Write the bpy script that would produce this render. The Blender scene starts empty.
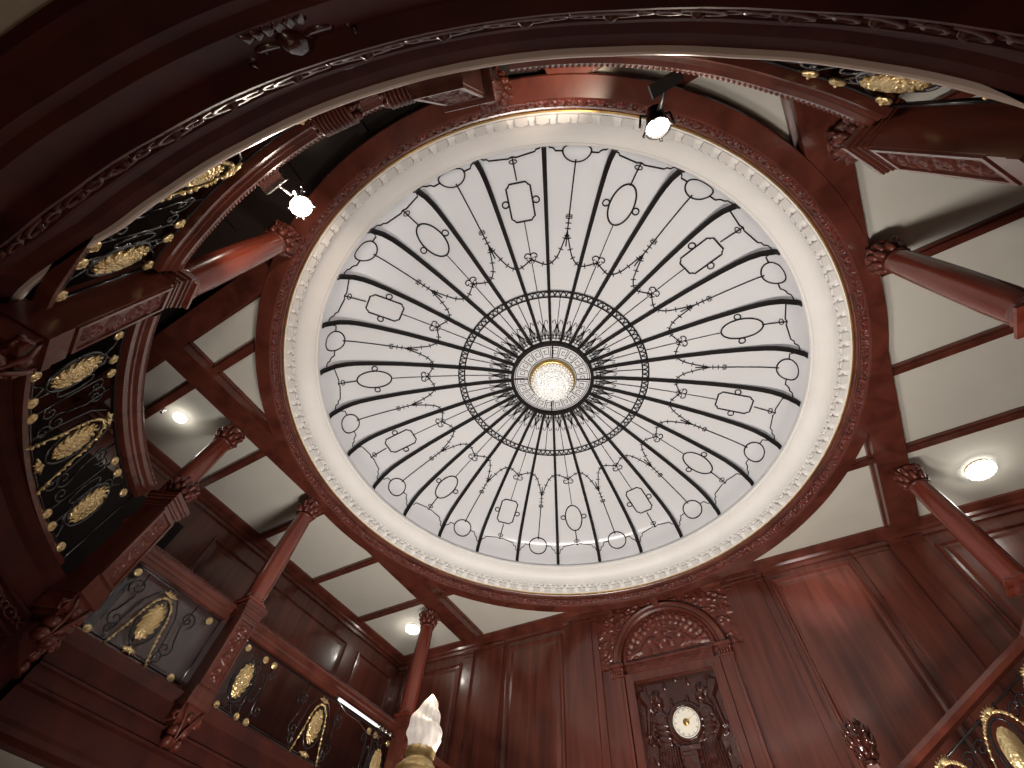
import bpy, math, random
import numpy as np
from mathutils import Vector, Matrix
random.seed(7); rng=np.random.default_rng(5)
C=bpy.context.scene.collection
PI=math.pi; TAU=2*PI
def R_(d): return math.radians(d)
# ------------------------------------------------------------ materials
def mat(name,col,rough=.5,metal=0,spec=.5,coat=0,emit=None,es=0,noise=None,bump=None,trans=0,alpha=None):
    m=bpy.data.materials.new(name); m.use_nodes=True; n=m.node_tree.nodes; l=m.node_tree.links; b=n['Principled BSDF']
    b.inputs['Base Color'].default_value=(*col,1); b.inputs['Roughness'].default_value=rough; b.inputs['Metallic'].default_value=metal
    b.inputs['Specular IOR Level'].default_value=spec; b.inputs['Coat Weight'].default_value=coat; b.inputs['Coat Roughness'].default_value=.12
    b.inputs['Transmission Weight'].default_value=trans
    if emit: b.inputs['Emission Color'].default_value=(*emit,1); b.inputs['Emission Strength'].default_value=es
    tc=n.new('ShaderNodeTexCoord')
    if noise:
        c2,scale,det=noise
        mp=n.new('ShaderNodeMapping'); mp.inputs['Scale'].default_value=scale
        t=n.new('ShaderNodeTexNoise'); t.inputs['Scale'].default_value=1; t.inputs['Detail'].default_value=det; t.inputs['Distortion'].default_value=.6
        r=n.new('ShaderNodeValToRGB'); r.color_ramp.elements[0].position=.3; r.color_ramp.elements[1].position=.72
        r.color_ramp.elements[0].color=(*c2,1); r.color_ramp.elements[1].color=(*col,1)
        l.new(tc.outputs['Object'],mp.inputs['Vector']); l.new(mp.outputs[0],t.inputs['Vector']); l.new(t.outputs['Fac'],r.inputs[0]); l.new(r.outputs[0],b.inputs['Base Color'])
    if bump:
        kind,sc,st,dist=bump
        if kind=='v': t=n.new('ShaderNodeTexVoronoi'); out=t.outputs['Distance']
        else: t=n.new('ShaderNodeTexNoise'); out=t.outputs['Fac']
        t.inputs['Scale'].default_value=sc
        bn=n.new('ShaderNodeBump'); bn.inputs['Strength'].default_value=st; bn.inputs['Distance'].default_value=dist
        l.new(tc.outputs['Object'],t.inputs['Vector']); l.new(out,bn.inputs['Height']); l.new(bn.outputs[0],b.inputs['Normal'])
    return m
WD=(.135,.035,.022); WD2=(.062,.015,.010)
M={}
M['wood']=mat('mahogany',WD,.28,coat=.5,noise=(WD2,(9,9,.8),5),bump=('n',5,.06,.02))
M['wood_h']=mat('mahogany_rail',WD,.27,coat=.35,noise=(WD2,(3,3,3),5))
M['column']=mat('mahogany_column',(.20,.045,.026),.26,coat=.4,noise=((.12,.02,.012),(12,12,1),5))
M['carved']=mat('carved_mahogany',(.15,.024,.013),.36,coat=.3,noise=((.06,.01,.007),(14,14,14),3),bump=('v',26,.9,.03))
M['carve']=mat('relief_mahogany',(.15,.036,.022),.42,coat=.12,noise=((.07,.012,.008),(8,8,8),3))
M['relief']=mat('dark_relief_mahogany',(.055,.014,.009),.22,coat=.5,noise=((.03,.007,.005),(6,6,6),3))
M['cream']=mat('cream_plaster',(.60,.58,.52),.75,noise=((.55,.53,.47),(1.3,1.3,1.3),4))
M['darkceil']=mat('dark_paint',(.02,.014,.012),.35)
M['white']=mat('white_plaster',(.80,.785,.765),.5,noise=((.74,.725,.70),(1.5,1.5,1.5),4))
M['iron']=mat('black_iron',(.018,.018,.02),.22,metal=.3,spec=.8,coat=.3)
M['lead']=mat('dome_iron',(.010,.008,.008),.6,spec=.15,bump=('n',30,.1,.01))
M['gold']=mat('gilt_brass',(.86,.68,.36),.33,metal=.85,bump=('v',42,.7,.01))
M['goldp']=mat('gilt_edge',(.62,.43,.16),.3,metal=.8,noise=((.5,.33,.1),(9,9,9),3))
M['brass']=mat('torch_brass',(.90,.70,.38),.38,metal=.35,noise=((.6,.42,.16),(14,14,14),3))
M['glass']=mat('backlit_dome_glass',(.61,.605,.61),.22,emit=(.97,.975,1),es=.13,noise=((.53,.52,.52),(.35,.35,.35),4),bump=('n',.9,.05,.1))
M['fascia']=mat('dark_mahogany_fascia',(.075,.016,.011),.6,spec=.18,noise=((.035,.009,.007),(3,3,3),4))
M['chain']=mat('dark_carved_chain',(.07,.016,.011),.4,spec=.4)
M['matt_black']=mat('matt_black_sheet',(.012,.008,.008),.9)
M['strip']=mat('satin_strip',(.62,.53,.47),.35,bump=('n',200,.2,.002))
M['black']=mat('black_metal',(.02,.02,.02),.4,metal=.5)
M['steel']=mat('bright_steel',(.7,.7,.7),.25,metal=1,bump=('n',60,.05,.01))
M['dial']=mat('clock_dial',(.86,.83,.74),.35,noise=((.8,.77,.67),(12,12,12),2))
M['lens']=mat('lit_lens',(1,1,1),.3,emit=(1,.93,.82),es=25)
M['crystal']=mat('lit_crystal',(.95,.95,.95),.08,spec=.8,coat=1,emit=(1,.95,.86),es=.42,bump=('v',34,1,.05))
M['crystal2']=mat('lit_flush_crystal',(.95,.95,.95),.08,spec=.8,coat=1,emit=(1,.98,.93),es=5,bump=('v',60,1,.03))
M['flame']=mat('lit_frosted_glass',(.95,.92,.88),.3,coat=.5,emit=(1,.87,.76),es=.42,noise=((.45,.40,.34),(55,55,5),3))
M['tube']=mat('lit_tube',(1,1,1),.2,emit=(.95,.97,1),es=.9)
M['floor']=mat('parquet',(.3,.2,.12),.4,noise=((.22,.14,.08),(5,5,5),4))
# sheet
m=bpy.data.materials.new('clear_sheet'); m.use_nodes=True; n=m.node_tree.nodes; l=m.node_tree.links; n.remove(n['Principled BSDF'])
o_=n['Material Output']; tr=n.new('ShaderNodeBsdfTransparent'); gl=n.new('ShaderNodeBsdfGlossy'); gl.inputs['Roughness'].default_value=.25; mx=n.new('ShaderNodeMixShader')
fr=n.new('ShaderNodeFresnel'); fr.inputs['IOR'].default_value=1.5; l.new(fr.outputs[0],mx.inputs[0]); l.new(tr.outputs[0],mx.inputs[1]); l.new(gl.outputs[0],mx.inputs[2]); l.new(mx.outputs[0],o_.inputs[0])
M['sheet']=m
# ------------------------------------------------------------ mesh builder
class MB:
    def __init__(s): s.v=[]; s.f=[]; s.sm=[]; s.mi=[]
    def add(s,V,F,smooth=False,mi=0):
        o=len(s.v); s.v+= [tuple(map(float,p)) for p in V]; s.f+=[tuple(i+o for i in f) for f in F]; s.sm+=[smooth]*len(F); s.mi+=[mi]*len(F); return s
    def box(s,c,d,rz=0,mi=0,T=None):
        x,y,z=d[0]/2,d[1]/2,d[2]/2; P=[(-x,-y,-z),(x,-y,-z),(x,y,-z),(-x,y,-z),(-x,-y,z),(x,-y,z),(x,y,z),(-x,y,z)]
        ca,sa=math.cos(rz),math.sin(rz); P=[(c[0]+a*ca-b*sa,c[1]+a*sa+b*ca,c[2]+h) for a,b,h in P]
        if T: P=[T(*p) for p in P]
        return s.add(P,[(3,2,1,0),(4,5,6,7),(0,1,5,4),(1,2,6,5),(2,3,7,6),(3,0,4,7)],mi=mi)
    def tube(s,pts,r,n=5,closed=False,rs=None):
        P=[Vector(p) for p in pts]; N=len(P); V=[]
        up=None
        for i,p in enumerate(P):
            a=P[(i-1)%N] if (closed or i>0) else p; b=P[(i+1)%N] if (closed or i<N-1) else p
            t=(b-a); 
            if t.length<1e-9: t=Vector((0,0,1))
            t.normalize()
            if up is None: up=Vector((0,0,1)) if abs(t.z)<.9 else Vector((1,0,0))
            u=(up-t*up.dot(t)); 
            if u.length<1e-4: u=t.orthogonal()
            u.normalize(); up=u; w=t.cross(u); rr=rs[i] if rs else r
            for k in range(n):
                a_=TAU*k/n; V.append(p+u*(rr*math.cos(a_))+w*(rr*math.sin(a_)))
        F=[]
        for i in range(N if closed else N-1):
            j=(i+1)%N
            for k in range(n): F.append((i*n+k,i*n+(k+1)%n,j*n+(k+1)%n,j*n+k))
        if not closed: F+= [tuple(range(n-1,-1,-1)),tuple((N-1)*n+k for k in range(n))]
        return s.add(V,F,True)
    def lathe(s,prof,c=(0,0,0),n=24,flute=0,amp=0,smooth=True,ax=None,caps=False):
        V=[];F=[]
        for (r,z) in prof:
            for k in range(n):
                a=TAU*k/n; rr=r*(1+amp*math.cos(flute*a)) if flute else r
                p=Vector((rr*math.cos(a),rr*math.sin(a),z))
                if ax: p=ax@p
                V.append((c[0]+p.x,c[1]+p.y,c[2]+p.z))
        m_=len(prof)
        for i in range(m_-1):
            for k in range(n): F.append((i*n+k,i*n+(k+1)%n,(i+1)*n+(k+1)%n,(i+1)*n+k))
        if caps and prof[0][0]>1e-4: F.append(tuple(range(n-1,-1,-1)))
        if caps and prof[-1][0]>1e-4: F.append(tuple((m_-1)*n+k for k in range(n)))
        return s.add(V,F,smooth)
    def ball(s,c,r,n=8,m_=5,ax=None):
        V=[];F=[]
        rx,ry,rz=r if hasattr(r,'__len__') else (r,r,r)
        for i in range(m_+1):
            ph=PI*i/m_
            for k in range(n):
                a=TAU*k/n; p=Vector((rx*math.sin(ph)*math.cos(a),ry*math.sin(ph)*math.sin(a),rz*math.cos(ph)))
                if ax: p=ax@p
                V.append((c[0]+p.x,c[1]+p.y,c[2]+p.z))
        for i in range(m_):
            for k in range(n): F.append((i*n+k,(i+1)*n+k,(i+1)*n+(k+1)%n,i*n+(k+1)%n))
        return s.add(V,F,True)
    def sweep(s,prof,path,closed=False,capped=True,smooth=False,mis=None):
        """path: list of functions? -> list of (point2d, outward normal2d); prof: (d,z)"""
        V=[];F=[];n=len(prof);N=len(path);MI=[]
        for (p,nn) in path:
            for d,z in prof: V.append((p[0]+nn[0]*d,p[1]+nn[1]*d,z))
        for i in range(N if closed else N-1):
            j=(i+1)%N
            for k in range(n): 
                F.append((i*n+k,j*n+k,j*n+(k+1)%n,i*n+(k+1)%n))
        if not closed and capped: F+=[tuple(range(n)),tuple((N-1)*n+k for k in range(n-1,-1,-1))]
        return s.add(V,F,smooth)
    def build(s,name,m,parent=None,loc=None):
        me=bpy.data.meshes.new(name); 
        me.from_pydata(s.v,[],s.f)
        ms=m if isinstance(m,(list,tuple)) else [m]
        for q in ms: me.materials.append(q)
        me.polygons.foreach_set('use_smooth',s.sm); me.polygons.foreach_set('material_index',s.mi)
        me.update()
        o=bpy.data.objects.new(name,me); C.objects.link(o)
        if parent:
            o.parent=parent; o.matrix_parent_inverse=Matrix.LocRotScale(parent.location,parent.rotation_euler,parent.scale).inverted() if WORLD[0] else Matrix()
        return o
WORLD=[True]   # meshes given in world coordinates even when parented
def recalc(o):
    import bmesh
    b=bmesh.new(); b.from_mesh(o.data); bmesh.ops.recalc_face_normals(b,faces=b.faces); b.to_mesh(o.data); b.free(); return o
def thing(name,label,cat,loc=(0,0,0),rz=0,group=None):
    o=bpy.data.objects.new(name,None); o.empty_display_size=.1; C.objects.link(o); o.location=loc; o.rotation_euler=(0,0,rz); o['label']=label; o['category']=cat
    if group: o['group']=group
    return o
def tag(o,label,cat,group=None):
    o['label']=label;o['category']=cat
    if group:o['group']=group
    return o
def struct(o): o['kind']='structure'; return o
def arc(r,a0,a1,n):
    return [((r*math.cos(R_(a0+(a1-a0)*i/n)),r*math.sin(R_(a0+(a1-a0)*i/n))),(math.cos(R_(a0+(a1-a0)*i/n)),math.sin(R_(a0+(a1-a0)*i/n)))) for i in range(n+1)]
def circ_(r,n): return [((r*math.cos(TAU*i/n),r*math.sin(TAU*i/n)),(math.cos(TAU*i/n),math.sin(TAU*i/n))) for i in range(n)]
# ------------------------------------------------------------ dome
PR=[(.74,6.90),(1.2,6.86),(1.65,6.785),(2.2,6.675),(2.67,6.565),(3.12,6.43),(3.35,6.345),(3.5,6.26),(3.6,6.175),(3.67,6.09),(3.71,6.02),(3.735,5.96)]
_s=[0.]
for i in range(1,len(PR)): _s.append(_s[-1]+math.hypot(PR[i][0]-PR[i-1][0],PR[i][1]-PR[i-1][1]))
PG=[(.74,6.90),(1.2,6.86),(1.65,6.79),(2.2,6.68),(2.67,6.575),(3.12,6.455),(3.35,6.385),(3.5,6.33),(3.6,6.28),(3.68,6.21),(3.73,6.11),(3.755,5.98)]
_s=[0.]
for i in range(1,len(PG)): _s.append(_s[-1]+math.hypot(PG[i][0]-PG[i-1][0],PG[i][1]-PG[i-1][1]))
PRr=[p[0] for p in PG]; PRz=[p[1] for p in PG]
def zR(r): return float(np.interp(r,PRr,PRz))
def sR(r): return float(np.interp(r,PRr,_s))
def Rs(s): return float(np.interp(s,_s,PRr)) if s<=_s[-1] else PRr[-1]+.02*(s-_s[-1])
def DP(k,r,drop=0.02):
    a=TAU*k/28; return Vector((r*math.cos(a),r*math.sin(a),zR(r)-drop))
def DT(k,r,t,s,drop=.02):   # tangent offset t (m), arc offset s (m) from (k,r)
    rr=Rs(sR(r)+s); a=TAU*k/28+t/max(rr,.3); return Vector((rr*math.cos(a),rr*math.sin(a),zR(rr)-drop))
dome=thing('glass_dome','large backlit white glass dome with black iron ribs and wire tracery over the stair well','dome',(0,0,5.9))
b=MB(); prof=[(.1,6.93)]+PG[:]+[(3.77,5.90),(3.79,5.80)]
fine=[]
for i in range(len(prof)-1):
    for t in (0,.5): fine.append((prof[i][0]*(1-t)+prof[i+1][0]*t,prof[i][1]*(1-t)+prof[i+1][1]*t))
fine.append(prof[-1]); b.lathe(fine,n=112); g_=b.build('dome_glass',M['glass'],dome)
for f in g_.data.polygons:
    if len(f.vertices)>4: f.use_smooth=False
for k in range(28):
    b=MB(); pts=[Vector((r*math.cos(TAU*k/28),r*math.sin(TAU*k/28),float(np.interp(r,[p[0] for p in PR],[p[1] for p in PR]))-.02)) for r in [.72+(3.735-.72)*t for t in np.linspace(0,1,26)]]+[Vector((3.75*math.cos(TAU*k/28),3.75*math.sin(TAU*k/28),5.86))]
    V=[];a=TAU*k/28; tx=Vector((-math.sin(a),math.cos(a),0)); n=len(pts)
    for i,p in enumerate(pts):
        w=.030-.009*(1-i/n)
        dn=Vector((math.cos(a),math.sin(a),0))*(-.03*max(0,(i-18)/8))+Vector((0,0,-.05))
        V+=[p+tx*w,p-tx*w,p-tx*w+dn,p+tx*w+dn]
    F=[]
    for i in range(n-1):
        for q in range(4): F.append((i*4+q,i*4+(q+1)%4,(i+1)*4+(q+1)%4,(i+1)*4+q))
    F+=[(0,1,2,3),((n-1)*4+3,(n-1)*4+2,(n-1)*4+1,(n-1)*4)]
    b.add(V,F); recalc(b.build('rib',M['lead'],dome))
WR=.0095
def spiral2(cx,cy,r0,a0,turns,sgn=1,n=18,r1=.2):
    o=[]
    for i in range(n+1):
        t=i/n; r=r0*(1-t*(1-r1)); a=a0+sgn*turns*TAU*t; o.append((cx+r*math.cos(a),cy+r*math.sin(a)))
    return o
for k in range(28):
    b=MB(); c=k+.5
    circle=(k-19)%2==0
    def line(pts,r=WR,closed=False): b.tube(pts,r,4,closed)
    # hub fan
    line([DP(c,.76),DP(c,1.0),DP(c,1.57)],.006)
    for sg in (-1,1):
        line([DP(c,.8),DP(c+sg*.12,.93),DP(c,1.08)],.006)
        line([DP(c+sg*.30,.78),DP(c+sg*.2,.90),DP(c+sg*.06,1.05),DT(c,1.12,sg*.05,.03),DT(c,1.12,sg*.085,.0),DT(c,1.12,sg*.075,-.035)],.006)
        line([DP(c+sg*.3,.78),DP(c+sg*.32,.92),DP(c+sg*.1,.97)],.005)
    line([DP(c-.42,.86),DP(c+.42,.86)],.006)
    line([DP(c-.42,.80),DP(c+.42,.80)],.006)
    b.build('fan_tracery',M['lead'],dome); b=MB()
    if circle:
        line([DT(c,3.665,.178*math.cos(q),.165*math.sin(q)) for q in np.linspace(0,TAU,28,endpoint=False)],WR*1.15,True)
        line([DP(c,r) for r in np.linspace(3.56,2.4,12)])
        line([DT(c,2.82,.045*math.cos(q),.018*math.sin(q)) for q in np.linspace(0,TAU,12,endpoint=False)],.006,True)
        line([DT(c,2.82,.045*math.cos(q),.03+.012*math.sin(q)) for q in np.linspace(0,TAU,12,endpoint=False)],.004,True)
        for sg in (-1,1):
            line([DT(c,3.665,sg*.178,-.01),DP(c+sg*.33,3.66),DP(c+sg*.35,3.685),DP(c+sg*.38,3.70),DP(c+sg*.42,3.705),DP(c+sg*.44,3.73),DP(c+sg*.5,3.735)])
            key=[(0,2.62),(.05,2.5),(.12,2.37),(.2,2.26),(.3,2.18),(.42,2.13),(.52,2.115),(.62,2.12),(.78,2.155),(1.0,2.225)]
            ks=np.interp(np.linspace(0,1,22),np.linspace(0,1,len(key)),[q[0] for q in key]); rs=np.interp(np.linspace(0,1,22),np.linspace(0,1,len(key)),[q[1] for q in key])
            P=[DP(c+sg*a,r) for a,r in zip(ks,rs)]; line(P,.009)
            for i in (2,5,8,11,14,17,20):
                t=(P[i+1]-P[i-1]).normalized(); w=t.cross(Vector((0,0,1))).normalized()*.04; line([P[i]-w,P[i]+w],.0065)
        for r in (2.74,2.66,2.56): line([DT(c,r,-.04,0),DT(c,r,.04,0)],.0065)
    else:
        line([DP(c,r) for r in np.linspace(1.67,2.82,12)],.0065)
        line([DP(c,3.36),DP(c,3.65)])
        line([DT(c,3.59,.05*math.cos(q),.028*math.sin(q)) for q in np.linspace(0,TAU,12,endpoint=False)],.007,True)
        if ((k-20)//2)%2==0:
            line([DT(c,3.10,.165*math.cos(q),.29*math.sin(q)) for q in np.linspace(0,TAU,36,endpoint=False)],WR*1.25,True)
            yo=0
        else:
            w,h,e=.165,.27,.055
            pl=[]
            for sx,sy in ((1,1),(-1,1),(-1,-1),(1,-1)):
                q=[(sx*w,sy*(h-e)),(sx*(w-e*.45),sy*(h-e*.75)),(sx*(w-e),sy*h)]
                if sx*sy<0: q=q[::-1]
                pl+=q
            line([DT(c,3.07,x,y) for x,y in pl],WR*1.25,True)
        for sg in (-1,1):
            line([DT(c,3.08,sg*.213+.045*math.cos(q),-.03*0+.045*math.sin(q)) for q in np.linspace(0,TAU,14,endpoint=False)],WR,True)
            line([DT(c,2.30,sg*x,y) for x,y in ((0,-.01),(.02,.015),(.05,.022),(.08,.008),(.095,-.02),(.088,-.05),(.065,-.055),(.058,-.035))],.0085)
            line([DP(c,3.65),DP(c+sg*.06,3.635),DP(c+sg*.36,3.67),DP(c+sg*.38,3.695),DP(c+sg*.43,3.70),DP(c+sg*.45,3.73),DP(c+sg*.5,3.735)])
            line([DT(c,2.22,-.035,-.035*sg),DT(c,2.22,.035,.035*sg)],.0065)
    b.build('wire_tracery',M['lead'],dome)
b=MB()
for r in (1.57,1.67): b.tube([DP(k/4,r,.04) for k in range(112)],.012,4,True)
for k in range(112):
    b.tube([DP(k/4,1.585,.035),DP(k/4+.06,1.64,.035),DP(k/4+.125,1.655,.035),DP(k/4+.19,1.64,.035),DP(k/4+.25,1.585,.035)],.0085,4)
b.build('filigree_band',M['lead'],dome)
b=MB(); b.sweep([(0,6.80),(.055,6.80),(.055,6.92),(0,6.92)],circ_(.685,72),True,smooth=False); recalc(b.build('hub_ring',M['lead'],dome))
b=MB(); b.sweep([(0,6.865),(.27,6.865),(.27,6.89),(0,6.89)],circ_(.42,72),True); recalc(b.build('key_pattern_disc',M['glass'],dome))
b=MB()
for r in (.435,.665): b.tube([(r*math.cos(a),r*math.sin(a),6.86) for a in np.linspace(0,TAU,72,endpoint=False)],.0065,4,True)
NK=22
for i in range(NK):
    u0=TAU*i/NK; du=TAU/NK
    g=[(.0,.0),(.0,1),(.8,1),(.8,.25),(.3,.25),(.3,.65),(.55,.65)]
    b.tube([((.465+.17*y)*math.cos(u0+du*x),(.465+.17*y)*math.sin(u0+du*x),6.858) for x,y in g],.006,4)
    b.tube([((.465+.17*y)*math.cos(u0+du*x),(.465+.17*y)*math.sin(u0+du*x),6.858) for x,y in ((.8,.0),(1,0))],.006,4)
b.build('greek_key_fretwork',M['lead'],dome)
for q in (20,110,200,290):
    a=R_(q+8); b=MB(); b.tube([(.43*math.cos(a),.43*math.sin(a),6.85),(.70*math.cos(a),.70*math.sin(a),6.85)],.012,4); b.build('hub_spoke',M['lead'],dome)
ch=thing('ceiling_chandelier','round crystal bowl chandelier with gilt rim at the centre of the dome','chandelier',(0,0,6.86))
b=MB(); b.lathe([(.40,6.87),(.415,6.83),(.40,6.79),(.375,6.775),(.345,6.785),(.345,6.83)],n=48); b.build('gilt_rim',M['goldp'],ch)
b=MB()
b.lathe([(.335,6.80),(.33,6.74),(.30,6.70),(.305,6.66),(.26,6.61),(.2,6.57),(.19,6.55),(.11,6.525),(.03,6.515),(.0,6.50)],n=60,flute=20,amp=.04); b.build('crystal_bowl',M['crystal'],ch)
b=MB()
for ring,(rr,z,nn,s_) in enumerate(((.365,6.75,40,.018),(.335,6.69,36,.018),(.27,6.61,28,.02),(.19,6.555,20,.02),(.1,6.52,11,.02),(0,6.49,1,.035))):
    for i in range(nn):
        a=TAU*i/nn; b.ball((rr*math.cos(a),rr*math.sin(a),z),(s_,s_,s_*1.5),6,4)
b.build('crystal_drops',M['crystal'],ch)['kind']='stuff'
b=MB(); b.tube([(3.785*math.cos(R_(a)),3.785*math.sin(R_(a)),5.835) for a in np.linspace(236,318,60)],.014,6)
M['led']=mat('lit_cove_strip',(1,1,1),.3,emit=(1,.97,.93),es=14)
tag(b.build('cove_lamp',M['led']),'thin bright strip lamp behind the near lip of the white cornice','lamp')
# ------------------------------------------------------------ white cornice & wood ring (setting)
b=MB(); cove=[(4.06,5.395),(4.04,5.40),(4.03,5.44)]+[(4.03,5.44),(4.0,5.445),(4.0,5.49),(3.975,5.50),(3.975,5.525)]
for t in np.linspace(0,1,9): cove.append((3.765+.20*math.cos(t*PI/2)**1.2 if t<1 else 3.765,5.53+.20*math.sin(t*PI/2)))
cove+=[(3.755,5.75),(3.735,5.76),(3.73,5.79),(3.80,5.80),(4.15,5.80),(4.15,5.395)]
b.sweep([(r-4,z) for r,z in cove],circ_(4,168),True,smooth=False); cor=struct(recalc(b.build('trim_1',M['white'])))
b=MB()
N=112
for i in range(N):
    a=TAU*i/N; ca,sa=math.cos(a),math.sin(a)
    b.box((3.995*ca,3.995*sa,5.420),(.075,.13,.036),a)
    for q in (0,.5):
        a2=TAU*(i+q)/N; b.box((3.975*math.cos(a2),3.975*math.sin(a2),5.474),(.05,.06,.034),a2)
b.build('dentils',M['white'],cor)
b=MB()
N=300
for i in range(N):
    a=TAU*i/N; b.ball((3.968*math.cos(a),3.968*math.sin(a),5.512),.017,5,3)
b.build('bead_moulding',M['white'],cor)
b=MB(); P=[(4.37,5.42),(4.37,5.22),(4.355,5.2),(4.17,5.2),(4.155,5.21),(4.15,5.235),(4.135,5.24)]
b.sweep([(r-4,z) for r,z in P+[(4.2,5.3),(4.3,5.42)]],circ_(4,168),True); ring=struct(recalc(b.build('trim_2',M['wood_h'])))
b=MB(); P=[(4.16,5.225),(4.135,5.235),(4.12,5.25),(4.105,5.30),(4.12,5.315),(4.2,5.315)]
b.sweep([(r-4,z) for r,z in P],circ_(4,168),True); recalc(b.build('carved_moulding',M['carved'],ring))
b=MB(); P=[(4.2,5.315),(4.105,5.318),(4.10,5.33),(4.085,5.335),(4.08,5.36),(4.07,5.37),(4.068,5.385),(4.2,5.39)]
b.sweep([(r-4,z) for r,z in P],circ_(4,168),True); recalc(b.build('stepped_moulding',M['wood_h'],ring))
b=MB(); b.sweep([(.055,5.384),(.07,5.384),(.07,5.402),(.055,5.402)],circ_(4,168),True); recalc(b.build('gilt_fillet',M['goldp'],ring))
b=MB()
for i in range(260):
    a=TAU*i/260; b.ball((4.108*math.cos(a),4.108*math.sin(a),5.275),(.014,.026,.02),5,4,Matrix.Rotation(a,3,'Z'))
b.build('leaf_carving',M['carve'],ring)
# ------------------------------------------------------------ room shell
XW,YF,YB=6.3,4.45,-6.3
CZ=5.4
def plate(inner,outer,z0,z1,a0,a1,n,mi=lambda x,y:0):
    b=MB()
    for i in range(n):
        q0,q1=R_(a0+(a1-a0)*i/n),R_(a0+(a1-a0)*(i+1)/n)
        i0,i1,o0,o1=inner(q0),inner(q1),outer(q0),outer(q1)
        P=[(r*math.cos(q),r*math.sin(q)) for r,q in ((i0,q0),(o0,q0),(o1,q1),(i1,q1))]
        V=[(x,y,z0) for x,y in P]+[(x,y,z1) for x,y in P]
        cx=sum(p[0] for p in P)/4; cy=sum(p[1] for p in P)/4
        b.add(V,[(0,3,2,1),(4,5,6,7),(0,4,7,3),(1,2,6,5)],mi=mi(cx,cy))
    return b
def rect(q,x=XW,y0=YB,y1=YF):
    c_,s_=math.cos(q),math.sin(q); r=x/max(abs(c_),1e-6)
    if s_>0: r=min(r,y1/max(s_,1e-6))
    else: r=min(r,-y0/max(-s_,1e-6))
    return r
# main ceiling: cream field and, behind the cross beam, dark boards
b=plate(lambda q:4.25,lambda q:max(4.26,min(rect(q,XW,-3.9,YF),99)),CZ,CZ+.1,0,360,240); ceil_=struct(b.build('ceiling',M['cream']))
def back_dark(inner): pass
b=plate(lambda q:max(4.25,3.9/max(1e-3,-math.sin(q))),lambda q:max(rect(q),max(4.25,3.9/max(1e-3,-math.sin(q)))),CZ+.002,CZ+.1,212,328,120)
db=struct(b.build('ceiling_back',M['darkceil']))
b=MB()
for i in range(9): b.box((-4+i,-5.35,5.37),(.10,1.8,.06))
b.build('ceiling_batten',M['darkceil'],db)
def wall(name,c,d,m='wood'): 
    b=MB(); b.box(c,d); return struct(b.build(name,M[m]))
ZF=-1.55
wb=wall('wall_front',(0,YF+.1,(5.5+ZF)/2),(2*XW+.4,.2,5.5-ZF))
wl=wall('wall_left',(-XW-.1,(YB+YF)/2,(5.5+ZF)/2),(.2,YF-YB,5.5-ZF)); wr=wall('wall_right',(XW+.1,(YB+YF)/2,(5.5+ZF)/2),(.2,YF-YB,5.5-ZF))
wk=wall('wall_back',(0,YB-.1,(5.5+ZF)/2),(2*XW+.4,.2,5.5-ZF))
b=MB(); b.box((0,(YB+YF)/2,ZF-.05),(2*XW,YF-YB,.1)); struct(b.build('floor',M['floor']))
# roof void above the dome, closed box
b=MB(); b.sweep([(0,5.5),(.1,5.5),(.1,7.6),(0,7.6)],circ_(4.2,48),True); b.lathe([(4.3,7.5),(0.0,7.6)],n=48); struct(b.build('roof',M['darkceil']))
# beams (trim)
def beam(name,x0,x1,y0,y1,z0=5.214,m='wood_h'):
    b=MB(); b.box(((x0+x1)/2,(y0+y1)/2,(z0+CZ)/2),(x1-x0,y1-y0,CZ-z0)); 
    b.box(((x0+x1)/2,(y0+y1)/2,CZ-.03),(x1-x0+.05 if x1-x0<y1-y0 else x1-x0,y1-y0+.05 if y1-y0<x1-x0 else y1-y0,.05)); return struct(b.build(name,M[m]))
beam('trim_3',-4.3,-3.9,-4.0,-1.6); beam('trim_4',3.9,4.3,-4.0,-1.6); 
for sx,nn_ in ((-1,92),(1,93)):
    b=MB(); Y=np.linspace(-1.6,1.6,25); V=[]
    for y in Y:
        x0=math.sqrt(4.2**2-y*y); V+=[(sx*x0,y,5.214),(sx*4.3,y,5.214),(sx*4.3,y,5.4),(sx*x0,y,5.4)]
    F=[(i*4+k,i*4+(k+1)%4,(i+1)*4+(k+1)%4,(i+1)*4+k) for i in range(24) for k in range(4)]+[(0,1,2,3),(96,97,98,99)]
    b.add(V,F); struct(recalc(b.build('trim_%d'%nn_,M['wood_h'])))
beam('trim_90',-4.3,-3.9,1.6,4.2); beam('trim_91',3.9,4.3,1.6,4.2)
beam('trim_5',-6.1,-1.95,-4.02,-3.72,5.222); beam('trim_6',1.95,6.1,-4.02,-3.72,5.222)
tn=7
for y in (-3.22,-1.75,-.27,1.2,2.65):
    for sx in (-1,1):
        xo,xi=6.1,4.3
        beam('trim_%d'%tn,min(sx*xo,sx*xi),max(sx*xo,sx*xi),y-.045,y+.045,5.31); tn+=1
        if abs(y)>2.6 or True:
            # stub between beam and ring
            ri=math.sqrt(max(0,4.36**2-y*y)) 
            if ri<3.85: beam('trim_%d'%tn,min(sx*3.95,sx*ri),max(sx*3.95,sx*ri),y-.045,y+.045,5.31); tn+=1
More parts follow.
